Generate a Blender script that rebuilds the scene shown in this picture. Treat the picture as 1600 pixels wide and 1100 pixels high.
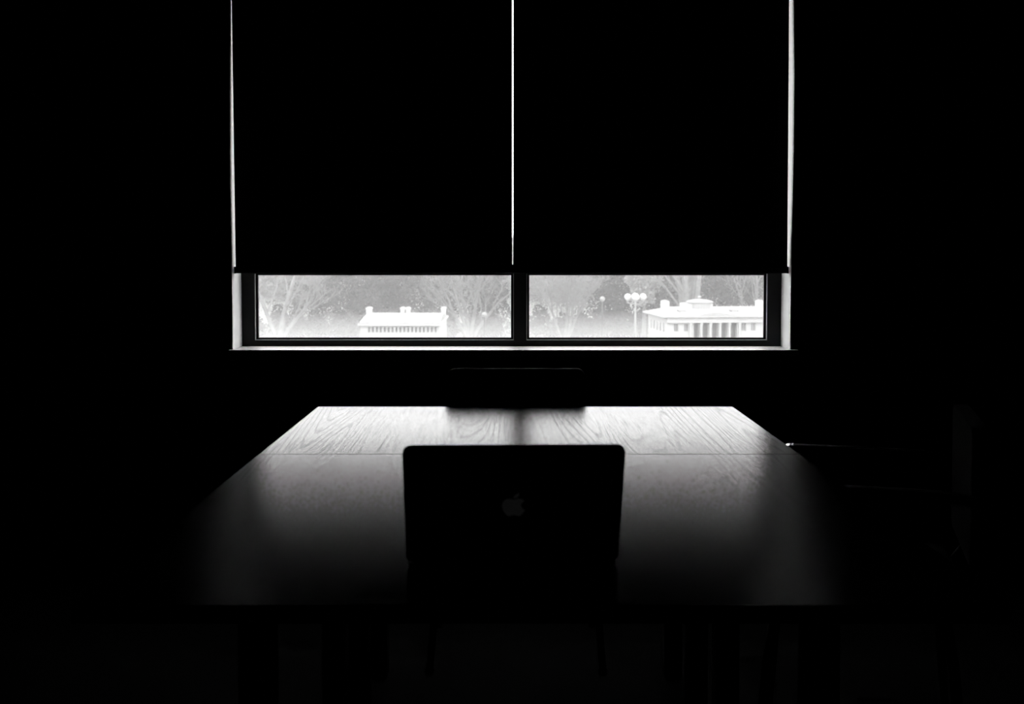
import bpy, bmesh, math, random
from mathutils import Vector, Matrix

for o in list(bpy.data.objects):
    bpy.data.objects.remove(o)
scene = bpy.context.scene
COL = scene.collection
random.seed(7)
R = math.radians

# ------------------------------------------------------------------ camera, sky, exposure
cam_d = bpy.data.cameras.new('camera')
cam_d.sensor_width = 36.0
cam_d.lens = 42.75
cam_d.shift_y = -0.0475
cam_d.clip_end = 2000
cam_d.dof.use_dof = True
cam_d.dof.focus_distance = 4.6
cam_d.dof.aperture_fstop = 8.0
cam = bpy.data.objects.new('camera', cam_d)
COL.objects.link(cam)
cam.location = (0, 0, 1.20)
cam.rotation_euler = (R(90 - 2.5), 0, 0)
scene.camera = cam

world = bpy.data.worlds.new('overcast_sky')
scene.world = world
world.use_nodes = True
wn = world.node_tree.nodes
wn['Background'].inputs[0].default_value = (1, 1, 1, 1)
wn['Background'].inputs[1].default_value = 4.0

vs = scene.view_settings
vs.view_transform = 'Standard'
vs.look = 'None'
vs.exposure = 0.0
vs.gamma = 1.0
vs.use_curve_mapping = False
try:
    cy = scene.cycles
    cy.use_denoising = True
    cy.max_bounces = 8
    cy.diffuse_bounces = 3
    cy.glossy_bounces = 4
    cy.transparent_max_bounces = 16
    cy.volume_bounces = 2
except Exception:
    pass

GROUND = -11.5


# ------------------------------------------------------------------ materials (all procedural, the picture is black and white)
def grey(v):
    return (v, v, v, 1)


def mat(name, v, rough=0.6, metal=0.0, spec=0.5, noise=0.0, scale=8.0, bump=0.0):
    m = bpy.data.materials.new(name)
    m.use_nodes = True
    nt = m.node_tree
    b = nt.nodes['Principled BSDF']
    b.inputs['Base Color'].default_value = grey(v)
    b.inputs['Roughness'].default_value = rough
    b.inputs['Metallic'].default_value = metal
    b.inputs['Specular IOR Level'].default_value = spec
    if noise or bump:
        tc = nt.nodes.new('ShaderNodeTexCoord')
        n = nt.nodes.new('ShaderNodeTexNoise')
        n.inputs['Scale'].default_value = scale
        n.inputs['Detail'].default_value = 5
        nt.links.new(tc.outputs['Object'], n.inputs['Vector'])
        if noise:
            r = nt.nodes.new('ShaderNodeMapRange')
            r.inputs['From Min'].default_value = 0.3
            r.inputs['From Max'].default_value = 0.7
            r.inputs['To Min'].default_value = v * (1 - noise)
            r.inputs['To Max'].default_value = v * (1 + noise)
            nt.links.new(n.outputs['Fac'], r.inputs['Value'])
            nt.links.new(r.outputs['Result'], b.inputs['Base Color'])
        if bump:
            bp = nt.nodes.new('ShaderNodeBump')
            bp.inputs['Strength'].default_value = bump
            bp.inputs['Distance'].default_value = 0.01
            nt.links.new(n.outputs['Fac'], bp.inputs['Height'])
            nt.links.new(bp.outputs['Normal'], b.inputs['Normal'])
    return m


M = {}
M['wall'] = mat('charcoal_wall_paint', 0.006, 0.9, spec=0.1, noise=0.15, scale=6, bump=0.05)
M['reveal'] = mat('white_reveal_plaster', 0.88, 0.85, spec=0.2, noise=0.04, scale=14, bump=0.03)
M['sill'] = mat('white_sill_board', 0.80, 0.4, noise=0.03, scale=10)
M['floor'] = mat('dark_carpet', 0.004, 0.95, spec=0.05, noise=0.35, scale=220)
M['ceiling'] = mat('dark_ceiling', 0.006, 0.95, spec=0.05, noise=0.1, scale=9)
M['frame'] = mat('dark_window_frame', 0.010, 0.55, spec=0.15, noise=0.1, scale=30)
M['bead'] = mat('grey_glazing_bead', 0.5, 0.35, noise=0.05, scale=60)
M['blind'] = mat('black_blackout_fabric', 0.008, 0.95, spec=0.03, noise=0.2, scale=400)
M['bar'] = mat('black_blind_bar', 0.008, 0.6, spec=0.1, noise=0.1, scale=50)
M['chair_fabric'] = mat('black_chair_fabric', 0.004, 0.9, spec=0.012, noise=0.3, scale=300, bump=0.1)
M['chair_metal'] = mat('dark_chair_tube', 0.006, 0.7, spec=0.08, noise=0.1, scale=40)
M['pad'] = mat('matte_black_arm_pad', 0.005, 0.8, spec=0.03, noise=0.1, scale=60)
M['arm'] = mat('glint_cap_metal', 0.62, 0.14, metal=1.0, noise=0.05, scale=60)
M['chair_plastic'] = mat('glossy_black_arm_plastic', 0.012, 0.14, noise=0.1, scale=40)
M['table_leg'] = mat('dark_table_steel', 0.006, 0.7, spec=0.08, noise=0.1, scale=30)
M['alu'] = mat('dark_anodised_aluminium', 0.06, 0.45, metal=0.9, noise=0.05, scale=200)
M['screen'] = mat('black_screen_glass', 0.005, 0.08, noise=0.05, scale=10)
M['key'] = mat('black_keycap', 0.012, 0.6, noise=0.1, scale=80)
M['building'] = mat('white_stucco', 0.44, 0.9, spec=0.1, noise=0.03, scale=1.5)
M['roof'] = mat('white_roof', 0.34, 0.9, spec=0.1, noise=0.04, scale=1.2)
M['far_pane'] = mat('grey_far_window_glass', 0.22, 0.6, spec=0.2, noise=0.15, scale=1.5)
M['vent'] = mat('grey_roof_vent', 0.2, 0.8, noise=0.15, scale=5)
M['post'] = mat('pale_lamp_post', 0.4, 0.6, noise=0.05, scale=4)
M['globe'] = mat('white_opal_globe', 0.6, 0.3, noise=0.02, scale=4)
M['far_post'] = mat('grey_park_lamp_post', 0.13, 0.7, noise=0.05, scale=4)
M['far_globe'] = mat('dull_opal_globe', 0.28, 0.4, noise=0.02, scale=4)
M['ground'] = mat('pale_frosted_ground', 0.185, 0.95, spec=0.05, noise=0.12, scale=0.15)
M['bark'] = mat('pale_frosted_bark', 0.19, 0.95, spec=0.05, noise=0.2, scale=2)
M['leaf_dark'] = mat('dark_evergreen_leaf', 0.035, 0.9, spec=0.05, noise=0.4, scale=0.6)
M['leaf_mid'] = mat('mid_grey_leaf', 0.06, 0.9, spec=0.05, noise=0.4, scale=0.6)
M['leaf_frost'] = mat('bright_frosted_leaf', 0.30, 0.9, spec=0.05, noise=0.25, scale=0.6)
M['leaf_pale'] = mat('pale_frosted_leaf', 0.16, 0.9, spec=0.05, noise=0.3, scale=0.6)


def wood():
    """lacquered veneer: dark diffuse under a satin reflection that the open pores break up"""
    m = bpy.data.materials.new('dark_polished_veneer')
    m.use_nodes = True
    nt = m.node_tree
    N, L = nt.nodes, nt.links
    N.clear()

    def math_(op, a, b=None, c=None):
        n = N.new('ShaderNodeMath')
        n.operation = op
        for i, q in enumerate((a, b, c)):
            if q is None:
                continue
            if isinstance(q, (int, float)):
                n.inputs[i].default_value = q
            else:
                L.new(q, n.inputs[i])
        return n.outputs[0]

    def noise(scale, detail=2.0):
        mp = N.new('ShaderNodeMapping')
        mp.inputs['Scale'].default_value = scale
        L.new(tc.outputs['Object'], mp.inputs['Vector'])
        n = N.new('ShaderNodeTexNoise')
        n.inputs['Scale'].default_value = 1.0
        n.inputs['Detail'].default_value = detail
        L.new(mp.outputs['Vector'], n.inputs['Vector'])
        return n.outputs['Fac']

    def smooth(v, lo, hi, a=0.0, b=1.0):
        r = N.new('ShaderNodeMapRange')
        r.interpolation_type = 'SMOOTHSTEP'
        for k, q in (('From Min', lo), ('From Max', hi), ('To Min', a), ('To Max', b)):
            r.inputs[k].default_value = q
        L.new(v, r.inputs['Value'])
        return r.outputs['Result']
    tc = N.new('ShaderNodeTexCoord')
    figure = noise((7.0, 0.38, 1.0), 0.6)
    rings = math_('SINE', math_('MULTIPLY', figure, 170.0))
    line = smooth(rings, 0.35, 1.0)
    patch = smooth(noise((4.0, 0.9, 1.0), 1.0), 0.36, 0.56)
    fine = smooth(noise((210.0, 5.0, 1.0), 3.0), 0.50, 0.72)
    pore = math_('ADD', math_('MULTIPLY', math_('MULTIPLY', line, patch), 0.16), math_('MULTIPLY', fine, 0.14))
    keep = math_('SUBTRACT', 1.0, pore)
    fr = N.new('ShaderNodeFresnel')
    fr.inputs['IOR'].default_value = WOOD_IOR
    fac = math_('MULTIPLY', fr.outputs[0], math_('MULTIPLY', keep, WOOD_GLOSS))
    df = N.new('ShaderNodeBsdfDiffuse')
    cr = N.new('ShaderNodeMapRange')
    cr.inputs['To Min'].default_value = 0.012
    cr.inputs['To Max'].default_value = 0.006
    L.new(pore, cr.inputs['Value'])
    L.new(cr.outputs['Result'], df.inputs['Color'])
    gl = N.new('ShaderNodeBsdfAnisotropic')
    gl.distribution = 'BECKMANN'
    gl.inputs['Roughness'].default_value = WOOD_ROUGH
    gl.inputs['Anisotropy'].default_value = WOOD_ANISO      # wider blur across the grain
    tv = N.new('ShaderNodeCombineXYZ')
    tv.inputs[1].default_value = 1.0
    L.new(tv.outputs[0], gl.inputs['Tangent'])
    mix = N.new('ShaderNodeMixShader')
    L.new(fac, mix.inputs[0])
    L.new(df.outputs[0], mix.inputs[1])
    L.new(gl.outputs[0], mix.inputs[2])
    out = N.new('ShaderNodeOutputMaterial')
    L.new(mix.outputs[0], out.inputs[0])
    return m


WOOD_ROUGH, WOOD_IOR, WOOD_GLOSS, WOOD_ANISO = 0.235, 2.1, 0.79, 0.27
M['wood'] = wood()


def glass():
    m = bpy.data.materials.new('clear_window_glass')
    m.use_nodes = True
    nt = m.node_tree
    nt.nodes.clear()
    out = nt.nodes.new('ShaderNodeOutputMaterial')
    mix = nt.nodes.new('ShaderNodeMixShader')
    tr = nt.nodes.new('ShaderNodeBsdfTransparent')
    gl = nt.nodes.new('ShaderNodeBsdfGlossy')
    lw = nt.nodes.new('ShaderNodeLayerWeight')
    pw = nt.nodes.new('ShaderNodeMath')
    pw.operation = 'POWER'
    pw.inputs[1].default_value = 5.0
    nt.links.new(lw.outputs['Facing'], pw.inputs[0])
    fr = nt.nodes.new('ShaderNodeMath')
    fr.operation = 'MULTIPLY_ADD'
    fr.inputs[1].default_value = 0.7
    fr.inputs[2].default_value = 0.02
    nt.links.new(pw.outputs[0], fr.inputs[0])
    tr.inputs[0].default_value = grey(0.98)
    gl.inputs['Roughness'].default_value = 0.02
    nt.links.new(fr.outputs[0], mix.inputs[0])
    nt.links.new(tr.outputs[0], mix.inputs[1])
    nt.links.new(gl.outputs[0], mix.inputs[2])
    nt.links.new(mix.outputs[0], out.inputs[0])
    return m


M['glass'] = glass()


def backlit(v):
    m = bpy.data.materials.new('dim_backlit_emblem')
    m.use_nodes = True
    b = m.node_tree.nodes['Principled BSDF']
    b.inputs['Base Color'].default_value = grey(0.05)
    b.inputs['Roughness'].default_value = 0.5
    b.inputs['Emission Color'].default_value = grey(1)
    b.inputs['Emission Strength'].default_value = v
    return m


M['logo'] = backlit(0.0032)


def haze(name, density):
    m = bpy.data.materials.new(name)
    m.use_nodes = True
    nt = m.node_tree
    nt.nodes.clear()
    out = nt.nodes.new('ShaderNodeOutputMaterial')
    v = nt.nodes.new('ShaderNodeVolumeScatter')
    v.inputs['Color'].default_value = grey(1.0)
    v.inputs['Density'].default_value = density
    nt.links.new(v.outputs[0], out.inputs['Volume'])
    return m


# ------------------------------------------------------------------ mesh helpers
class MB:
    def __init__(self):
        self.v, self.f = [], []

    def raw(self, vs_, fs):
        k = len(self.v)
        self.v += [tuple(p) for p in vs_]
        self.f += [tuple(i + k for i in f) for f in fs]
        return self

    def box(self, a, b):
        (x0, y0, z0), (x1, y1, z1) = a, b
        return self.raw([(x0, y0, z0), (x1, y0, z0), (x1, y1, z0), (x0, y1, z0),
                         (x0, y0, z1), (x1, y0, z1), (x1, y1, z1), (x0, y1, z1)],
                        [(0, 3, 2, 1), (4, 5, 6, 7), (0, 1, 5, 4), (1, 2, 6, 5), (2, 3, 7, 6), (3, 0, 4, 7)])

    def tube(self, pts, rads, n=8, caps=True):
        pts = [Vector(p) for p in pts]
        rings = []
        ref = None
        for i, p in enumerate(pts):
            d = (pts[min(i + 1, len(pts) - 1)] - pts[max(i - 1, 0)])
            if d.length < 1e-9:
                d = Vector((0, 0, 1))
            d.normalize()
            if ref is None:
                ref = Vector((1, 0, 0)) if abs(d.x) < 0.8 else Vector((0, 1, 0))
            u = (ref - d * ref.dot(d)).normalized()
            ref = u
            w = d.cross(u)
            rings.append([p + (u * math.cos(2 * math.pi * k / n) + w * math.sin(2 * math.pi * k / n)) * rads[i] for k in range(n)])
        vs_ = [q for r in rings for q in r]
        fs = []
        for i in range(len(rings) - 1):
            for k in range(n):
                k2 = (k + 1) % n
                fs.append((i * n + k, i * n + k2, (i + 1) * n + k2, (i + 1) * n + k))
        if caps:
            fs.append(tuple(reversed(range(n))))
            fs.append(tuple((len(rings) - 1) * n + k for k in range(n)))
        return self.raw(vs_, fs)

    def lathe(self, prof, c=(0, 0, 0), n=20):
        vs_, fs = [], []
        for r, z in prof:
            for k in range(n):
                t = 2 * math.pi * k / n
                vs_.append((c[0] + r * math.cos(t), c[1] + r * math.sin(t), c[2] + z))
        m = len(prof)
        for i in range(m - 1):
            for k in range(n):
                k2 = (k + 1) % n
                fs.append((i * n + k, i * n + k2, (i + 1) * n + k2, (i + 1) * n + k))
        fs.append(tuple(reversed(range(n))))
        fs.append(tuple((m - 1) * n + k for k in range(n)))
        return self.raw(vs_, fs)

    def prism(self, poly, axis, a, b):
        """poly (p, q) extruded along axis from a to b; axis 'y': (x,z); 'x': (y,z); 'z': (x,y)"""
        def P(p, t):
            return {'y': (p[0], t, p[1]), 'x': (t, p[0], p[1]), 'z': (p[0], p[1], t)}[axis]
        n = len(poly)
        vs_ = [P(p, a) for p in poly] + [P(p, b) for p in poly]
        fs = [tuple(range(n)), tuple(reversed(range(n, 2 * n)))]
        for k in range(n):
            k2 = (k + 1) % n
            fs.append((k, k + n, k2 + n, k2))
        return self.raw(vs_, fs)

    def build(self, name, m, parent=None, bevel=0.0, segs=2, smooth=False, loc=None):
        me = bpy.data.meshes.new(name)
        me.from_pydata(self.v, [], self.f)
        bm = bmesh.new()
        bm.from_mesh(me)
        if len(bm.faces) < 20000:
            bmesh.ops.recalc_face_normals(bm, faces=bm.faces)
        if bevel:
            bmesh.ops.bevel(bm, geom=list(bm.edges), offset=bevel, segments=segs, profile=0.5, affect='EDGES', clamp_overlap=True)
        if smooth:
            for f in bm.faces:
                f.smooth = True
        bm.to_mesh(me)
        bm.free()
        me.materials.append(m)
        o = bpy.data.objects.new(name, me)
        COL.objects.link(o)
        if parent is not None:
            o.parent = parent
        if loc is not None:
            o.location = loc
        return o


def box(name, a, b, m, parent=None, bevel=0.0, segs=2):
    return MB().box(a, b).build(name, m, parent, bevel, segs)


def tag(o, label=None, cat=None, group=None, kind=None):
    if label:
        o['label'] = label
    if cat:
        o['category'] = cat
    if group:
        o['group'] = group
    if kind:
        o['kind'] = kind
    return o


def empty(name, loc=(0, 0, 0), rz=0.0):
    o = bpy.data.objects.new(name, None)
    o.empty_display_size = 0.1
    COL.objects.link(o)
    o.location = loc
    o.rotation_euler = (0, 0, rz)
    return o


def copy_tree(o, parent=None):
    c = o.copy()
    COL.objects.link(c)
    c.parent = parent
    for ch in list(o.children):
        copy_tree(ch, c)
    return c


def rounded_rect(w, h, r, n=6, cx=0.0, cy_=0.0):
    pts = []
    for qx, qy, a0 in ((1, 1, 0), (-1, 1, 90), (-1, -1, 180), (1, -1, 270)):
        for k in range(n + 1):
            a = R(a0 + 90 * k / n)
            pts.append((cx + qx * (w / 2 - r) + r * math.cos(a), cy_ + qy * (h / 2 - r) + r * math.sin(a)))
    return pts


# ------------------------------------------------------------------ the room
RX, RY0, WY, WT, RZ = 3.0, -1.8, 4.60, 0.34, 2.80      # half width, rear, window wall face, its thickness, height
tag(box('floor', (-RX, RY0, -0.1), (RX, WY + WT, 0.0), M['floor']), 'dark carpet floor of the unlit meeting room', kind='structure')
tag(box('ceiling', (-RX, RY0, RZ), (RX, WY + WT, RZ + 0.1), M['ceiling']), 'dark flat ceiling above the blinds', kind='structure')
tag(box('wall_left', (-RX - 0.1, RY0, -0.1), (-RX, WY + WT, RZ + 0.1), M['wall']), 'black unlit wall on the left', kind='structure')
tag(box('wall_right', (RX, RY0, -0.1), (RX + 0.1, WY + WT, RZ + 0.1), M['wall']), 'black unlit wall on the right', kind='structure')
tag(box('wall_back', (-RX - 0.1, RY0 - 0.1, -0.1), (RX + 0.1, RY0, RZ + 0.1), M['wall']), 'dark wall behind the camera', kind='structure')
SILL, TOP = 0.8240, 2.52
# front wall with its bowed plaster opening: (z, left x, right x)
edge = [(0.798, -1.0585, 1.0540), (1.00, -1.0590, 1.0545), (1.18, -1.0600, 1.0560), (1.38, -1.0620, 1.0595),
        (1.58, -1.0625, 1.0615), (1.85, -1.0608, 1.0612), (2.14, -1.0586, 1.0560), (TOP, -1.0570, 1.0530)]
wl = MB()
wedge = [(e[0], e[1] - 0.004, e[2] + 0.004) for e in edge]      # masonry opening behind the 4 mm plaster
pl = [(-RX, 0.0)] + [(-RX, RZ)] + [(e[1], RZ) for e in wedge[-1:]] + [(e[1], e[0]) for e in reversed(wedge)] + [(wedge[0][1], 0.0)]
pr = [(RX, 0.0), (RX, RZ)] + [(wedge[-1][2], RZ)] + [(e[2], e[0]) for e in reversed(wedge)] + [(wedge[0][2], 0.0)]
wl.prism(pl, 'y', WY, WY + WT)
wl.prism(pr, 'y', WY, WY + WT)
wl.box((wedge[0][1], WY, 0.0), (wedge[0][2], WY + WT, 0.798))
wl.box((wedge[-1][1], WY, TOP), (wedge[-1][2], WY + WT, RZ))
wf = tag(wl.build('wall_front', M['wall']), 'black wall around the window', kind='structure')


def reveal_strip(xs, sgn, name):
    mb = MB()
    t = 0.004
    n = len(edge)
    vs_, fs = [], []
    for (z, xl, xr) in edge:
        x = xl if sgn < 0 else xr
        xi, x = x, x + sgn * t
        vs_ += [(x, WY + 0.0005, z), (xi, WY + 0.0005, z), (xi, WY + WT, z), (x, WY + WT, z)]
    for i in range(n - 1):
        for k in range(4):
            k2 = (k + 1) % 4
            fs.append((i * 4 + k, i * 4 + k2, i * 4 + 4 + k2, i * 4 + 4 + k))
    fs += [(0, 1, 2, 3), tuple((n - 1) * 4 + k for k in (3, 2, 1, 0))]
    mb.raw(vs_, fs)
    return mb.build(name, M['reveal'])


tag(reveal_strip(edge, -1, 'trim_2'), 'white plaster reveal lining the left side of the window', kind='structure')
tag(reveal_strip(edge, 1, 'trim_3'), 'white plaster reveal lining the right side of the window', kind='structure')
tag(box('trim_4', (-1.05, WY + 0.001, TOP - 0.004), (1.046, WY + WT, TOP), M['reveal']), 'white plaster head of the window opening', kind='structure')
# sill board with ears past the opening
sb = MB()
sb.prism([(-1.0580, WY + 0.165), (-1.0580, WY), (-1.072, WY), (-1.072, WY - 0.022), (1.082, WY - 0.022), (1.082, WY), (1.0535, WY), (1.0535, WY + 0.165)], 'z', 0.800, SILL)
tag(sb.build('trim_1', M['sill'], bevel=0.0015), 'white window sill board catching daylight', kind='structure')

# ------------------------------------------------------------------ windows
FY0, FY1 = 4.760, 4.800     # frame depth
ZB, ZT = SILL, TOP - 0.004
PB = 0.8565                 # bottom of the glass
ZTR0, ZTR1 = 1.108, 1.132   # transom, hidden behind the blind bars


def ring(mb, x0, x1, z0, z1, w, y0, y1):
    """rectangular frame, w = (left, right, bottom, top) widths, given by its outer box"""
    mb.box((x0, y0, z0), (x1, y1, z0 + w[2]))
    mb.box((x0, y0, z1 - w[3]), (x1, y1, z1))
    mb.box((x0, y0, z0 + w[2]), (x0 + w[0], y1, z1 - w[3]))
    mb.box((x1 - w[1], y0, z0 + w[2]), (x1, y1, z1 - w[3]))
    return mb


def window(name, label, x0, x1, gx0, gx1, ux0, ux1):
    w = tag(empty(name, ((x0 + x1) / 2, FY0, ZB)), label, kind='structure')
    ox, oy, oz = w.location

    def B(mb, n, m, bevel=0.0):
        mb.v = [(p[0] - ox, p[1] - oy, p[2] - oz) for p in mb.v]
        return mb.build(n, m, w, bevel)
    B(ring(MB(), x0, x1, ZB, ZTR1, (gx0 - x0 - 0.012, x1 - gx1 - 0.012, PB - ZB - 0.010, ZTR1 - ZTR0), FY0, FY1), 'window_frame', M['frame'], 0.0)
    B(ring(MB(), x0, x1, ZTR1, ZT, (ux0 - x0, x1 - ux1, 0.012, 0.05), FY0 + 0.005, FY1), 'upper_window_frame', M['frame'], 0.0)
    # sash: a slim inner frame a little further out, holding the glass
    B(ring(MB(), gx0 - 0.012, gx1 + 0.012, PB - 0.010, ZTR0, (0.012, 0.012, 0.010, 0.006), FY0 + 0.016, FY1 - 0.01), 'sash', M['frame'])
    # glazing bead: thin pale strip round the sash, standing at the frame's inner edge
    bz, bx0, bx1 = PB - 0.0092, gx0 - 0.0085, gx1 + 0.0085
    t = 0.0022
    for a, b in (((bx0, FY0 + 0.002, bz), (bx1, FY0 + 0.016, bz + t)),
                 ((bx0 - t, FY0 + 0.002, bz), (bx0, FY0 + 0.016, ZTR0)),
                 ((bx1, FY0 + 0.002, bz), (bx1 + t, FY0 + 0.016, ZTR0))):
        B(MB().box(a, b), 'glazing_bead', M['bead'])
    B(MB().box((gx0 - 0.004, FY0 + 0.020, PB - 0.004), (gx1 + 0.004, FY0 + 0.026, ZTR0 + 0.003)), 'pane', M['glass'])
    B(MB().box((ux0 - 0.004, FY0 + 0.020, ZTR1 + 0.006), (ux1 + 0.004, FY0 + 0.026, ZT - 0.046)), 'upper_pane', M['glass'])
    return w


window('window_1', 'left window light in dark frame looking on a small white house', -1.0625, 0.032, -0.998, -0.0038, -1.030, 0.016)
window('window_2', 'right window light in dark frame looking on a columned white building', 0.032, 1.0615, 0.0677, 0.9905, 0.048, 1.026)


# ------------------------------------------------------------------ roller blinds
def blind(label, top_l, bot_l, top_r, bot_r, bar_l, bar_r):
    y = 4.630
    b = tag(empty('roller_blind', ((bot_l + bot_r) / 2, y, 1.1125)), label, 'blind', 'blackout roller blinds over the window')
    ox, oz = b.location.x, 1.1125
    t = 0.0008
    zb, zt = 1.128, 2.47
    vs_ = []
    for (z, l, r) in ((zb, bot_l, bot_r), (1.57, bot_l * .55 + top_l * .45, bot_r * .55 + top_r * .45), (2.14, top_l, top_r), (zt, top_l, top_r)):
        vs_ += [(l - ox, -t, z - oz), (r - ox, -t, z - oz), (r - ox, t, z - oz), (l - ox, t, z - oz)]
    fs = [(0, 1, 2, 3), (15, 14, 13, 12)]
    for i in range(3):
        for k in range(4):
            k2 = (k + 1) % 4
            fs.append((i * 4 + k, i * 4 + k2, i * 4 + 4 + k2, i * 4 + 4 + k))
    MB().raw(vs_, fs).build('fabric', M['blind'], b)
    box('bottom_bar', (bar_l - ox + 0.004, -0.008, 0.0), (bar_r - ox - 0.004, 0.008, 0.024), M['bar'], b, 0.002)
    for x0, x1 in ((bar_l - ox, bar_l - ox + 0.004), (bar_r - ox - 0.004, bar_r - ox)):
        box('end_cap', (x0, -0.009, -0.001), (x1, 0.009, 0.025), M['bar'], b, 0.001)
    MB().tube([(top_l - ox, 0, 1.36), (top_r - ox, 0, 1.36)], [0.024, 0.024], 16).build('roller_tube', M['bar'], b)
    return b


blind('black roller blind over the left window, pulled most of the way down', -1.0567, -1.0515, 0.0002, 0.0002, -1.0565, 0.0022)
blind('black roller blind over the right window, pulled most of the way down', 0.0052, 0.0052, 1.0448, 1.0478, 0.0026, 1.0520)


# ------------------------------------------------------------------ tables
def table(label, x0, x1, y0, y1):
    t = tag(empty('conference_table', ((x0 + x1) / 2, (y0 + y1) / 2, 0)), label, 'table', 'meeting tables pushed end to end')
    ox, oy, _ = t.location
    w, d = (x1 - x0) / 2, (y1 - y0) / 2
    box('tabletop', (-w, -d, 0.715), (w, d, 0.740), M['wood'], t, 0.0012)
    for sx in (-1, 1):
        for sy in (-1, 1):
            cx, cy2 = sx * (w - 0.20), sy * (d - 0.20)
            lg = box('leg', (cx - 0.025, cy2 - 0.025, 0.012), (cx + 0.025, cy2 + 0.025, 0.715), M['table_leg'], t, 0.003)
            MB().lathe([(0.022, 0), (0.022, 0.008), (0.012, 0.012)], (cx, cy2, 0.0), 12).build('glide', M['chair_plastic'], lg)
        box('rail', (sx * (w - 0.20) - 0.015, -d + 0.235, 0.675), (sx * (w - 0.20) + 0.015, d - 0.235, 0.714), M['table_leg'], t, 0.002)
    for sy in (-1, 1):
        box('rail', (-w + 0.235, sy * (d - 0.20) - 0.015, 0.675), (w - 0.235, sy * (d - 0.20) + 0.015, 0.714), M['table_leg'], t, 0.002)
    return t


TX0, TX1, TSEAM = -0.572, 0.650, 2.728
table('glossy dark wood table nearest the camera, carrying the laptop', TX0, TX1, 1.558, TSEAM - 0.0012)
table('glossy dark wood table nearest the window, brightly reflecting daylight', TX0, TX1, TSEAM + 0.0012, 3.566)


# ------------------------------------------------------------------ chairs
def make_chair(label):
    c = tag(empty('meeting_chair'), label, 'chair', 'black meeting chairs round the tables')
    box('seat', (-0.235, -0.22, 0.425), (0.235, 0.225, 0.475), M['chair_fabric'], c, 0.018, 4)
    # backrest: rounded slab, leaning slightly
    o = MB().prism(rounded_rect(0.445, 0.30, 0.030, 6, 0, 0.675), 'y', -0.262, -0.226).build('backrest', M['chair_fabric'], c, 0.006, 3)
    for s in (-1, 1):
        MB().tube([(s * 0.16, -0.245, 0.60), (s * 0.16, -0.262, 0.50), (s * 0.16, -0.20, 0.415), (s * 0.16, -0.05, 0.410)], [0.011] * 4, 10).build('back_upright', M['chair_metal'], c, smooth=True)
    for s in (-1, 1):
        # arm: lofted pad with a drooping front end
        path = [(-0.235, 0.688), (-0.16, 0.6975), (0.0, 0.6995), (0.10, 0.6998), (0.158, 0.6996)]
        def loft(path, half, th, r):
            vs_, fs = [], []
            sec = rounded_rect(2 * half, th, r, 4)
            n = len(sec)
            for (y, z) in path:
                for (px_, pz) in sec:
                    vs_.append((s * 0.270 + px_, y, z - th / 2 + pz))
            for i in range(len(path) - 1):
                for q in range(n):
                    q2 = (q + 1) % n
                    fs.append((i * n + q, i * n + q2, (i + 1) * n + q2, (i + 1) * n + q))
            fs += [tuple(reversed(range(n))), tuple((len(path) - 1) * n + q for q in range(n))]
            return MB().raw(vs_, fs)
        a = loft(path, 0.019, 0.018, 0.006).build('armrest', M['pad'], c, smooth=True)
        loft([(0.157, 0.7000), (0.161, 0.6998), (0.166, 0.6990), (0.171, 0.6979), (0.176, 0.6965), (0.181, 0.6947), (0.184, 0.6936)], 0.0195, 0.018, 0.003).build('glint_cap', M['arm'], a)  # metal tip added for the glint, its top sloped to mirror the window
        MB().tube([(s * 0.270, 0.10, 0.685), (s * 0.270, 0.10, 0.46), (s * 0.252, 0.10, 0.418), (s * 0.20, 0.10, 0.412)], [0.011] * 4, 10).build('arm_support', M['chair_metal'], a, smooth=True)
    for sx in (-1, 1):
        for sy, yy in ((1, 0.19), (-1, -0.20)):
            lg = MB().tube([(sx * 0.20, yy * 0.9, 0.425), (sx * 0.222, yy, 0.30), (sx * 0.245, yy * 1.12, 0.012)], [0.012, 0.012, 0.010], 10).build('leg', M['chair_metal'], c, smooth=True)
            MB().lathe([(0.014, 0.0), (0.014, 0.012), (0.010, 0.018)], (sx * 0.245, yy * 1.12, 0), 10).build('glide', M['chair_plastic'], lg)
    MB().tube([(-0.205, 0.0, 0.415), (0.205, 0.0, 0.415)], [0.012, 0.012], 10).build('seat_frame', M['chair_metal'], c)
    return c


ch1 = make_chair('black low-backed chair at the far table end, under the window')
ch1.location = (0.0122, 3.606, 0)
ch1.rotation_euler = (0, 0, math.pi)
ch2 = copy_tree(ch1)
tag(ch2, 'black chair on the right of the table, its arm catching a glint')
ch2.location = (0.8078, 2.8196, 0)
ch2.rotation_euler = (0, 0, R(75))
ch3 = copy_tree(ch1)
tag(ch3, 'black chair in the dark bottom right corner, one arm faintly seen')
ch3.location = (0.679, 1.172, 0)
ch3.rotation_euler = (0, 0, 0)


# ------------------------------------------------------------------ laptop (its back to the camera, hinge edge nearest)
def bez(p0, p1, p2, p3, n=8):
    return [((1 - t) ** 3 * p0[0] + 3 * (1 - t) ** 2 * t * p1[0] + 3 * (1 - t) * t * t * p2[0] + t ** 3 * p3[0],
             (1 - t) ** 3 * p0[1] + 3 * (1 - t) ** 2 * t * p1[1] + 3 * (1 - t) * t * t * p2[1] + t ** 3 * p3[1]) for t in [k / n for k in range(1, n + 1)]]


def outline(start, segs):
    p = start
    pts = [p]
    for s in segs:
        q = [(p[0] + s[i], p[1] + s[i + 1]) for i in (0, 2, 4)]
        pts += bez(p, *q)
        p = q[2]
    if math.dist(pts[0], pts[-1]) < 0.02:
        pts.pop()
    return pts


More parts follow.
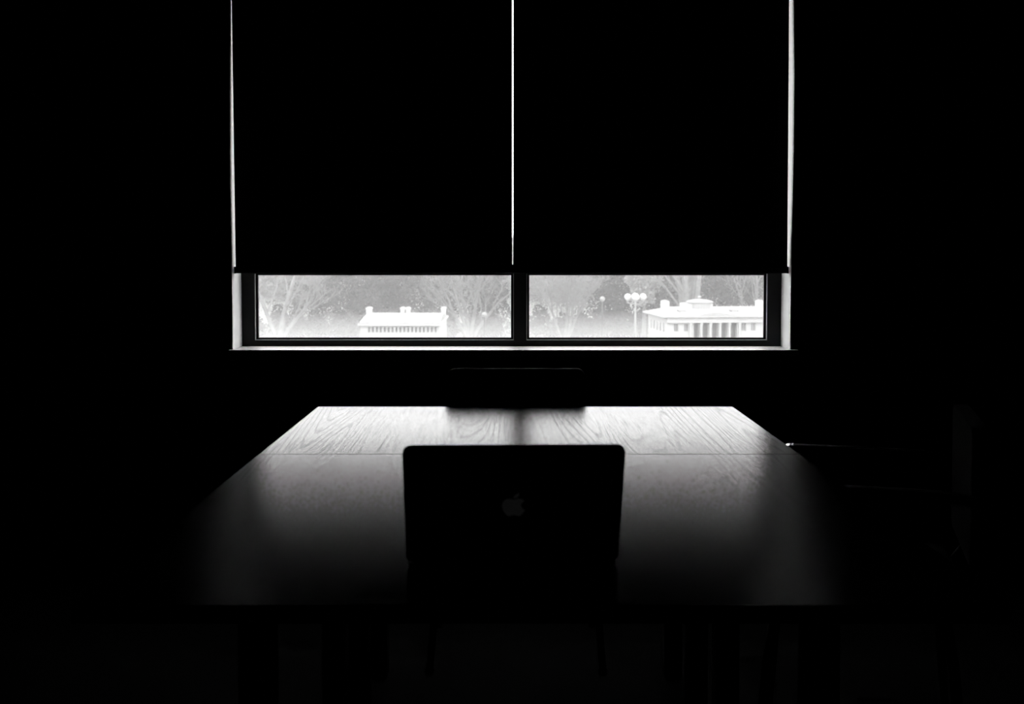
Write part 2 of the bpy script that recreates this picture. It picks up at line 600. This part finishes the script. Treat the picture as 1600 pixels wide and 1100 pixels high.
fruit = outline((12.152, 6.896), [(-.948, 0, -2.415, -1.078, -3.96, -1.04), (-2.04, .027, -3.91, 1.183, -4.961, 3.014),
    (-2.117, 3.675, -.546, 9.103, 1.519, 12.09), (1.013, 1.454, 2.208, 3.09, 3.792, 3.039), (1.52, -.065, 2.09, -.987, 3.935, -.987),
    (1.831, 0, 2.35, .987, 3.96, .948), (1.637, -.026, 2.676, -1.48, 3.676, -2.948), (1.156, -1.688, 1.636, -3.325, 1.662, -3.415),
    (-.039, -.013, -3.182, -1.221, -3.22, -4.857), (-.026, -3.04, 2.48, -4.494, 2.597, -4.559), (-1.429, -2.09, -3.623, -2.324, -4.39, -2.376),
    (-2.0, -.156, -3.675, 1.09, -4.61, 1.09)])
leaf = outline((15.53, 3.83), [(.843, -1.012, 1.4, -2.427, 1.245, -3.83), (-1.207, .052, -2.662, .805, -3.532, 1.818),
    (-.78, .896, -1.454, 2.338, -1.273, 3.714), (1.338, .104, 2.715, -.688, 3.559, -1.701)])

LW, LD = 0.3120, 0.206
lap = tag(empty('laptop', (0.0005, 1.772, 0.740), R(1.8)), 'open dark laptop with a faint fruit emblem, its lid turned to the camera', 'laptop')
base = MB().prism(rounded_rect(LW - 0.004, LD, 0.012, 5, 0, LD / 2 + 0.004), 'z', 0.0015, 0.0125).build('base', M['alu'], lap, 0.001, 2)
for sx in (-1, 1):
    for yy in (0.025, 0.185):
        MB().lathe([(0.007, 0), (0.007, 0.0015)], (sx * 0.125, yy, 0), 12).build('rubber_foot', M['key'], base)
kb = MB()
for r in range(6):
    y = 0.040 + r * 0.0178
    if r == 5:
        spans = [(-0.132, -0.066), (-0.063, 0.045), (0.048, 0.132)]
    else:
        spans = [(-0.132 + k * 0.0189, -0.132 + k * 0.0189 + 0.0162) for k in range(14)]
    for a, b_ in spans:
        kb.box((a, y, 0.0125), (b_, y + 0.0152, 0.0137))
kb.build('keyboard', M['key'], base)
box('trackpad', (-0.052, 0.150, 0.0124), (0.052, 0.203, 0.0128), M['alu'], base)
MB().tube([(-0.115, 0.004, 0.012), (0.115, 0.004, 0.012)], [0.0052, 0.0052], 12).build('hinge', M['key'], lap)
TILT = R(25.5)
lid = MB().prism(rounded_rect(LW, LD, 0.0135, 8, 0, LD / 2), 'y', 0.0, 0.0055).build('lid', M['alu'], lap, 0.0012, 3)
lid.location = (0, -0.003, 0.0016)
lid.rotation_euler = (TILT, 0, 0)
MB().prism(rounded_rect(LW - 0.010, LD - 0.012, 0.008, 5, 0, LD / 2), 'y', 0.0053, 0.0060).build('screen', M['screen'], lid)
LS = 0.0345 / 20.5
lg_ = MB()
for poly in (fruit, leaf):
    lg_.prism([((x - 11.9) * LS, 0.1035 - (y - 13.2) * LS) for x, y in poly], 'y', -0.0003, 0.0006)
tag(lg_.build('fruit_emblem', M['logo'], lid), 'dim grey fruit-shaped emblem with a bite')


# ------------------------------------------------------------------ outdoors
tag(box('ground', (-140, 8, GROUND - 0.5), (140, 330, GROUND), M['ground']), 'pale frosted park ground below the window', kind='structure')


def opening_wall(mb, x0, x1, y0, y1, z0, z1, ops):
    """wall slab along x with rectangular openings (xa, xb, za, zb), left to right"""
    x = x0
    for (xa, xb, za, zb) in ops:
        mb.box((x, y0, z0), (xa, y1, z1))
        if za > z0:
            mb.box((xa, y0, z0), (xb, y1, za))
        mb.box((xa, y0, zb), (xb, y1, z1))
        x = xb
    mb.box((x, y0, z0), (x1, y1, z1))
    return mb


def far_windows(parent, ops, y, m, frames=True, th=0.05):
    for (xa, xb, za, zb) in ops:
        fr_ = MB()
        t = min(0.05, (xb - xa) * 0.12)
        ring(fr_, xa, xb, za, zb, (t, t, t, t), y, y + th)
        if frames:
            xm = (xa + xb) / 2
            fr_.box((xm - t / 2, y, za + t), (xm + t / 2, y + th, zb - t))
        w = fr_.build('window', M['building'], parent)
        MB().box((xa + t / 2, y + 0.02, za + t / 2), (xb - t / 2, y + 0.035, zb - t / 2)).build('pane', m, w)


# small white house on the left: ridge along x, deep plan, chimneys on the ridge
def left_house():
    Y = 120.0
    x0, x1 = -15.0, -7.2
    zE = -6.25 - GROUND          # eave height over ground
    h = tag(empty('white_house', (-11.1, Y, GROUND)), 'small white house with four chimneys, seen through the left window', 'house')
    a, b = x0 + 11.1, x1 + 11.1
    D = 14.0
    n = 18
    ops = []
    ox0, ox1 = -14.35 + 11.1, -7.25 + 11.1 - 0.12
    st = (ox1 - ox0) / n
    for k in range(n):
        ops.append((ox0 + k * st + st * 0.25, ox0 + k * st + st * 0.80, zE - 0.68, zE - 0.12))
    mb = MB()
    opening_wall(mb, a, b, 0.0, 0.25, 0.0, zE, ops)
    mb.box((a, 0.25, 0), (b, D, zE))
    mb.build('wall', M['building'], h)
    far_windows(h, ops, 0.17, M['far_pane'], False)
    # eaves board and roof
    e0, e1 = a - 0.22, b + 0.18
    rf = MB()
    rf.box((e0, -0.35, zE), (e1, D + 0.35, zE + 0.24))
    fascia = rf.build('cornice', M['building'], h, 0.02, 1)
    zr = zE + 0.24
    ridge = -5.34 - GROUND
    prof = [(-0.20, zr), (0.35, zr + 0.10), (D / 2 - 0.6, ridge - 0.02), (D / 2, ridge), (D / 2 + 0.6, ridge - 0.02), (D - 0.35, zr + 0.10), (D + 0.2, zr)]
    roof = MB().prism(prof, 'x', e0 + 0.12, e1 - 0.12).build('roof', M['roof'], h)
    box('gutter', (e0 + 0.1, -0.30, zr), (e1 - 0.1, -0.20, zr + 0.07), M['vent'], roof)
    for cx0, cx1 in ((-15.20, -14.65), (-11.62, -11.20), (-11.06, -10.64), (-7.38, -6.92)):
        c0, c1 = cx0 + 11.1, cx1 + 11.1
        zt = ridge + 0.62
        ch = MB().box((c0, D / 2 - 0.45, ridge - 0.5), (c1, D / 2 + 0.45, zt - 0.24)).build('chimney', M['building'], h, 0.02, 1)
        w = c1 - c0
        MB().prism([(c0 - 0.05, zt - 0.24), (c1 + 0.05, zt - 0.24), (c1 + 0.05, zt - 0.08), (c1 - w * 0.15, zt), (c0 + w * 0.15, zt), (c0 - 0.05, zt - 0.08)], 'y', D / 2 - 0.5, D / 2 + 0.5).build('chimney_cap', M['building'], ch)
    return h


left_house()


# columned white building on the right, turned a few degrees
def right_building():
    h = tag(empty('columned_building', (15.30, 120.0, GROUND), R(5.0)), 'white columned building with low dome and two chimneys, seen through the right window', 'building')
    zE = -5.46 - GROUND
    W, D = 13.2, 9.2
    def X(u):                     # offsets along the facade, metres from its left corner
        return (u - 1042.0) * 0.0634
    ops = []
    for a_, b_ in ((1053.5, 1060.5), (1069.5, 1076.5)):
        ops.append((X(a_), X(b_), zE - 1.40, zE - 0.60))
    bays = [(1085, 1094), (1099, 1108.5), (1114, 1123.5), (1129, 1138.5), (1144, 1153.5)]
    for a_, b_ in bays:
        ops.append((X(a_), X(b_), zE - 3.1, zE - 0.52))
    for a_, b_ in ((1161, 1168), (1176.5, 1183.5), (1204, 1211), (1222, 1229)):
        ops.append((X(a_), X(b_), zE - 1.36, zE - 0.56))
    mb = MB()
    opening_wall(mb, 0, W, 0, 0.30, 0, zE, ops)
    side = [(1.2 + k * 1.55, 1.2 + k * 1.55 + 0.55, zE - 1.50, zE - 0.60) for k in range(5)]
    s = MB()
    opening_wall(s, 0.30, D, 0, 0.30, 0, zE, side)
    mb.raw([(p[1], p[0], p[2]) for p in s.v], [tuple(reversed(f)) for f in s.f])
    mb.box((0.30, 0.75, 0), (W, D, zE))
    mb.build('wall', M['building'], h)
    wins = [o for i, o in enumerate(ops) if not 2 <= i <= 6]
    far_windows(h, wins, 0.18, M['far_pane'])
    for (xa, xb, za, zb) in ops[2:7]:
        MB().box((xa, 0.70, za), (xb, 0.76, zb)).build('bay_pane', M['far_pane'], h)
    for (ya, yb, za, zb) in side:
        fr_ = MB()
        ring(fr_, ya, yb, za, zb, (0.05, 0.05, 0.05, 0.05), 0.16, 0.21)
        fr_.v = [(p[1], p[0], p[2]) for p in fr_.v]
        w = fr_.build('window', M['building'], h)
        MB().box((0.18, ya + 0.02, za + 0.02), (0.195, yb - 0.02, zb - 0.02)).build('pane', M['far_pane'], w)
    # engaged columns on the piers between the bays
    edges = [X(1079), X(1096.5), X(1111.2), X(1126.2), X(1141.2), X(1157.5)]
    for ex in edges:
        col_ = MB().lathe([(0.20, 0), (0.20, 0.25), (0.15, 0.35), (0.13, zE - 0.85), (0.17, zE - 0.72), (0.19, zE - 0.55), (0.19, zE - 0.50)], (ex, -0.10, 0), 14).build('column', M['building'], h, smooth=True)
    box('entablature', (-0.03, -0.34, zE - 0.50), (W, -0.002, zE - 0.02), M['building'], h)
    # cornice with an overhang, low hip roof
    box('cornice', (-0.55, -0.62, zE), (W + 0.5, D + 0.5, zE + 0.16), M['roof'], h, 0.03, 1)
    zr = zE + 0.16
    zt = zr + 0.62
    MB().raw([(-0.5, -0.57, zr), (W + 0.45, -0.57, zr), (W + 0.45, D + 0.45, zr), (-0.5, D + 0.45, zr),
              (1.6, 4.2, zt), (W - 1.6, 4.2, zt), (W - 1.6, D - 2.4, zt), (1.6, D - 2.4, zt)],
             [(0, 3, 2, 1), (4, 5, 6, 7), (0, 1, 5, 4), (1, 2, 6, 5), (2, 3, 7, 6), (3, 0, 4, 7)]).build('roof', M['roof'], h)
    # low front gable over the bays
    gx0, gx1, gm = X(1080), X(1158), X(1119)
    MB().raw([(gx0, -0.50, zr + 0.02), (gx1, -0.50, zr + 0.02), (gm, -0.50, zr + 0.42), (gm, 3.6, zr + 0.50)],
             [(0, 2, 1), (0, 3, 2), (1, 2, 3), (0, 1, 3)]).build('pediment', M['roof'], h)
    # square attic, drum with shallow lid dome and finial
    cx, cyy = 4.15, 4.9
    box('attic', (cx - 1.45, cyy - 1.1, zr + 0.2), (cx + 1.45, cyy + 1.4, zt + 0.42), M['building'], h, 0.03, 1)
    dm = MB().lathe([(1.25, zt - 0.2), (1.25, zt + 0.50), (1.42, zt + 0.52), (1.42, zt + 0.60), (1.15, zt + 0.72), (0.7, zt + 0.82), (0.3, zt + 0.86)], (cx + 0.25, cyy - 0.3, 0), 28).build('dome', M['roof'], h)
    MB().lathe([(0.10, zt + 0.85), (0.07, zt + 0.93), (0.17, zt + 1.0), (0.2, zt + 1.08), (0.12, zt + 1.18), (0.02, zt + 1.2)], (cx + 0.25, cyy - 0.3, 0), 12).build('finial', M['roof'], dm)
    # arched-top chimneys
    for cx0, cx1, zc in ((0.42, 1.18, zt + 0.78), (10.35, 11.15, zt + 0.76)):
        w = cx1 - cx0
        arch = [(cx0, zr), (cx1, zr)] + [(cx0 + w / 2 + w / 2 * math.cos(R(t)), zc - 0.18 + 0.18 * math.sin(R(t))) for t in range(0, 181, 20)]
        c = MB().prism(arch, 'y', 4.2, 5.0).build('chimney', M['building'], h)
        box('chimney_panel', (cx0 + 0.16, 4.17, zr + 0.45), (cx1 - 0.16, 4.2, zc - 0.30), M['building'], c)
    # roof vents
    for vx in (1.55, 6.9):
        v = box('roof_vent', (vx, 1.6, zr + 0.1), (vx + 0.75, 2.5, zr + 0.50), M['vent'], h)
        for k in range(3):
            box('vent_slat', (vx + 0.06, 1.57, zr + 0.22 + k * 0.09), (vx + 0.69, 1.6, zr + 0.27 + k * 0.09), M['building'], v)
    return h


right_building()


# lamp posts
def cluster_lamp(x, y, label):
    l = tag(empty('street_lamp', (x, y, GROUND)), label, 'street lamp')
    hz = -3.02 - GROUND
    MB().lathe([(0.24, 0), (0.24, 0.5), (0.13, 0.9), (0.095, 2.0), (0.085, hz - 0.55), (0.11, hz - 0.5), (0.06, hz - 0.1), (0.05, hz + 0.1)], (0, 0, 0), 14).build('post', M['post'], l, smooth=True)
    spots = [(0, 0, hz + 0.05, 0.30)] + [(0.70 * math.cos(R(a)), 0.70 * math.sin(R(a)), hz, 0.30) for a in (0, 180, 90, 270)]
    for (gx, gy, gz, r) in spots:
        if gx or gy:
            k = math.hypot(gx, gy)
            MB().tube([(0, 0, hz - 0.60), (gx * 0.55, gy * 0.55, hz - 0.66), (gx * 0.95, gy * 0.95, hz - 0.52), (gx, gy, hz - 0.30)], [0.04, 0.035, 0.035, 0.05], 8).build('arm', M['post'], l, smooth=True)
            MB().lathe([(0.03, -0.10), (0.12, -0.02), (0.14, 0.06), (0.10, 0.1)], (gx, gy, gz - r), 12).build('globe_holder', M['post'], l)
        prof = [(max(0.01, r * math.sin(R(t))), -r * math.cos(R(t))) for t in range(0, 181, 15)]
        MB().lathe(prof, (gx, gy, gz), 18).build('globe', M['globe'], l, smooth=True)
    return l


cluster_lamp(11.17, 110.0, 'white street lamp with a cluster of globes beside the columned building')


def single_lamp(x, y, hz, label):
    l = tag(empty('park_lamp', (x, y, GROUND)), label, 'street lamp')
    MB().lathe([(0.2, 0), (0.2, 0.5), (0.09, 0.8), (0.08, hz - 0.35), (0.16, hz - 0.25)], (0, 0, 0), 12).build('post', M['far_post'], l, smooth=True)
    r = 0.34
    MB().lathe([(max(0.01, r * math.sin(R(t))), -r * math.cos(R(t))) for t in range(0, 181, 15)], (0, 0, hz), 16).build('globe', M['far_globe'], l, smooth=True)


single_lamp(11.6, 156.0, -5.05 - GROUND, 'single pale globe lamp before the dark conifer')
single_lamp(-3.5, 154.0, -6.95 - GROUND, 'faint globe lamp low in the mist right of the small house')


# ------------------------------------------------------------------ trees
def bare_tree(x, y, height, label, stems, rng, spread=0.5, r0=0.32, sub=5, group='pale bare trees in the mist'):
    t = tag(empty('bare_tree', (x, y, GROUND)), label, 'tree', group)
    trunk, br = MB(), MB()

    def grow(p, d, ln, r, lev, mb):
        n = 3
        pts, rad = [p], [r]
        q = p.copy()
        dd = d.copy()
        for i in range(n):
            dd = (dd + Vector((rng.uniform(-1, 1), rng.uniform(-1, 1), rng.uniform(-0.2, 0.5))) * 0.16).normalized()
            q = q + dd * (ln / n)
            pts.append(q.copy())
            rad.append(r * (1 - 0.45 * (i + 1) / n))
        mb.tube(pts, rad, 6 if lev <= 1 else 3, caps=False)
        if lev >= sub:
            return
        k = {0: 5, 1: 5, 2: 4, 3: 4, 4: 3}[lev]
        for c in range(k):
            f = 0.35 + 0.65 * (c + rng.random()) / k
            i = min(n - 1, int(f * n))
            w = f * n - i
            bp = pts[i].lerp(pts[i + 1], w)
            ang = rng.uniform(0, 2 * math.pi)
            side = Vector((math.cos(ang), math.sin(ang), rng.uniform(0.0, 0.5)))
            nd = (dd * rng.uniform(0.7, 1.1) + side * rng.uniform(0.45, 0.85)).normalized()
            grow(bp, nd, ln * rng.uniform(0.42, 0.66), max(0.014, r * 0.38), lev + 1, br)
    for (lean_x, lean_y, k) in stems:
        d = Vector((lean_x, lean_y, 1)).normalized()
        grow(Vector((0, 0, -0.2)), d, height * 0.62 * k, r0 * (0.6 + 0.4 * k), 0, trunk)
    trunk.build('trunk', M['bark'], t)
    br.build('branches', M['bark'], t)
    return t


def leafy_tree(name, x, y, blobs, label, m, rng, n=2600, size=(0.22, 0.5), trunk_h=3.0, group='hazy trees beyond the buildings'):
    """blobs: (dx, dz over ground, rx, rz) ellipsoids filled with small leaf clumps"""
    t = tag(empty(name, (x, y, GROUND)), label, 'tree', group)
    mb = MB()
    wsum = sum(b[2] * b[3] for b in blobs)
    for (dx, dz, rx, rz) in blobs:
        for _ in range(int(n * 2.2 * rx * rz / wsum)):
            v = Vector((rng.gauss(0, 1), rng.gauss(0, 1), rng.gauss(0, 1))).normalized() * (rng.random() ** 0.35)
            lump = 1 + 0.16 * math.sin(5 * v.x + 3 * v.z + dx) + 0.12 * math.sin(7 * v.z + dz)
            c = Vector((dx + v.x * rx * lump, v.y * rx * lump, dz + v.z * rz * lump))
            if c.z < 0.1:
                continue
            s = rng.uniform(*size)
            a = Vector((rng.gauss(0, 1), rng.gauss(0, 1), rng.gauss(0, 1))).normalized()
            b = a.orthogonal().normalized()
            w = a.cross(b)
            p = [c + b * s * 0.5, c + w * s * 0.35 + a * s * 0.12, c - b * s * 0.5, c - w * s * 0.35 + a * s * 0.12]
            mb.raw(p, [(0, 1, 2, 3)])
    mb.build('foliage', m, t)
    MB().tube([(0, 0, -0.2), (0.1, 0, trunk_h * 0.5), (0, 0, trunk_h)], [0.35, 0.28, 0.15], 8).build('trunk', M['bark'], t)
    return t


def conifer_blobs(h, w, n=6):
    return [((-1) ** k * 0.12 * w, h * (0.16 + 0.8 * k / n), w * (1 - 0.78 * k / n), h * 0.16) for k in range(n)]


rng = random.Random(11)


def px(u, y):
    return (u - 800.0) / 1900.0 * y


bare_tree(-31.9, 166, 17, 'pale bare tree with forked trunk at the left edge of the window', [(-0.42, 0.1, 0.95), (0.13, 0.0, 1.25), (0.55, 0.1, 0.7)], rng, r0=0.34)
bare_tree(-5.9, 168, 16, 'pale bare many-stemmed tree just right of the small house', [(-0.28, 0.1, 1.0), (0.16, 0.1, 1.1), (0.02, -0.1, 0.9), (-0.5, 0, 0.8), (0.5, 0, 0.8)], rng, r0=0.26)
bare_tree(7.0, 164, 13, 'pale bare fan-shaped tree left of the globe lamps', [(-0.3, 0.1, 0.9), (0.06, 0.0, 1.1), (0.36, 0.1, 1.0), (0.65, 0, 0.8)], rng, r0=0.22)
bare_tree(24.3, 166, 19, 'thick pale bare trunks rising behind the low dome', [(-0.16, 0, 1.2), (0.03, 0.1, 1.3), (0.09, -0.1, 1.25), (-0.3, 0.1, 1.0)], rng, r0=0.55, sub=5)
bare_tree(35.0, 176, 16, 'pale bare tree at the right edge of the window', [(-0.3, 0, 1.0), (0.1, 0.1, 1.1), (0.4, 0, 0.9)], rng, r0=0.24)

leafy_tree('broad_tree', -26.5, 182, [(-3.5, 4.5, 4.0, 4.2), (1.0, 6.0, 4.6, 5.0), (4.2, 4.2, 3.0, 3.6), (1.5, 10.0, 3.2, 3.0)], 'broad mid-grey domed tree right of the forked bare tree', M['leaf_mid'], rng, 4200)
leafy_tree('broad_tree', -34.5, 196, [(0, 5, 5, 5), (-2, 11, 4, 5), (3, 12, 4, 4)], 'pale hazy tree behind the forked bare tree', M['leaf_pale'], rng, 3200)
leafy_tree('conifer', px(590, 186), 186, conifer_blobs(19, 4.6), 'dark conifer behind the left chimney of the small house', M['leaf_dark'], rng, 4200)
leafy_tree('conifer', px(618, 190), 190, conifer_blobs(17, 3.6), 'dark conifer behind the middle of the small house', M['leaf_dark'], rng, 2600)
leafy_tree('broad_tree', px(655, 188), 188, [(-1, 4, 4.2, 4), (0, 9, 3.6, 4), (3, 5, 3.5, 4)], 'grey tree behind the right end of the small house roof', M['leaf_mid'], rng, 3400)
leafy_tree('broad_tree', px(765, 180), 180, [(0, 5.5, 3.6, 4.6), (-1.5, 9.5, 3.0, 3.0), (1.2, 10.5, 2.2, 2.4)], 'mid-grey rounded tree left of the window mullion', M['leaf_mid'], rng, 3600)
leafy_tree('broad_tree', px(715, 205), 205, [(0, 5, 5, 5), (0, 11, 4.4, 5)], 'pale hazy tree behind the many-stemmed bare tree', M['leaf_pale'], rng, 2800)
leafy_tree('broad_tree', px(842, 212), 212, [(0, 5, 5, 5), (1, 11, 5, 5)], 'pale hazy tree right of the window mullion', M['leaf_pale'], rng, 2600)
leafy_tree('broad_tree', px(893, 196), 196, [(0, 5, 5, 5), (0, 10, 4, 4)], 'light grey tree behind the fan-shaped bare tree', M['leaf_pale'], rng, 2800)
leafy_tree('conifer', px(957, 178), 178, conifer_blobs(18, 3.8), 'dark conifer left of the globe lamps', M['leaf_dark'], rng, 3800)
leafy_tree('broad_tree', px(1006, 170), 170, [(0.2, 7.0, 1.7, 1.9), (1.0, 8.8, 1.8, 2.0), (-1.2, 8.6, 1.4, 1.5)], 'pale frosted crown right above the globe lamps', M['leaf_frost'], rng, 2400, trunk_h=6.0)
leafy_tree('conifer', px(1033, 184), 184, conifer_blobs(18, 4.4), 'dark conifer behind the left chimney of the columned building', M['leaf_dark'], rng, 4200)
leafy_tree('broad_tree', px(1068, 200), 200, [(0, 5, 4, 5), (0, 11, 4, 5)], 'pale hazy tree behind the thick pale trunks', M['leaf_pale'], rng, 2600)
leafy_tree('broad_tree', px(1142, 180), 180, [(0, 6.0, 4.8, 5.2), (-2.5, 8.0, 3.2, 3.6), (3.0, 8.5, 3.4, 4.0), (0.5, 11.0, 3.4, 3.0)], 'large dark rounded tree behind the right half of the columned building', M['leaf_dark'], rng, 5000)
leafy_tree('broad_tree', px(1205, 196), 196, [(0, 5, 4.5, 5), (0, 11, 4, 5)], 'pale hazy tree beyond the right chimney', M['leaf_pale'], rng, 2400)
# low shrubs along the edge of the lawn
shrub_kinds = []
sx_, si = -43.0, 0
while sx_ < 44:
    ax, ay = sx_ + rng.uniform(-0.6, 0.6), 172 + rng.uniform(-3, 6)
    if si < 4:
        sh = leafy_tree('shrub', ax, ay, [(-0.6, 1.3, 1.9, 1.5), (0.8, 1.7, 1.6, 1.9), (0.1, 2.4 + 0.3 * si, 1.4, 1.4)], 'low grey shrub at the misty lawn edge', M['leaf_mid'], rng, 620, size=(0.3, 0.6), trunk_h=1.2, group='shrubs along the misty lawn')
        sh['category'] = 'shrub'
        shrub_kinds.append(sh)
    else:
        sh = copy_tree(shrub_kinds[si % 4])
        sh.location = (ax, ay, GROUND)
        sh.rotation_euler = (0, 0, rng.uniform(0, 6.28))
    si += 1
    sx_ += 3.1
# a far belt of woodland closing the view
wood_kinds = []
fx, wi = -54.0, 0
while fx < 56:
    tx = fx + rng.uniform(-1.2, 1.2)
    ty = 235 + rng.uniform(-10, 12)
    if wi < 4:
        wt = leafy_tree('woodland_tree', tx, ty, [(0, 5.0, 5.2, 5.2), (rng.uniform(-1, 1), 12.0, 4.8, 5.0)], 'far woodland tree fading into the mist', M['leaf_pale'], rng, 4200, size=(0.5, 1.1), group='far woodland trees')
        wood_kinds.append(wt)
    else:
        wt = copy_tree(wood_kinds[wi % 4])
        wt.location = (tx, ty, GROUND)
        wt.rotation_euler = (0, 0, rng.uniform(0, 6.28))
    wi += 1
    fx += 5.2

# ------------------------------------------------------------------ haze over the park, thicker close to the ground
HAZE, MIST = 0.0012, 0.0085
tag(box('haze', (-120, 30, GROUND + 0.02), (120, 300, 26), haze('thin_haze', HAZE)), 'thin pale haze over the park', 'haze', kind='stuff')
tag(box('ground_mist', (-118, 60, GROUND + 0.03), (118, 298, GROUND + 4.0), haze('ground_mist', MIST)), 'pale mist lying on the park ground', 'mist', kind='stuff')
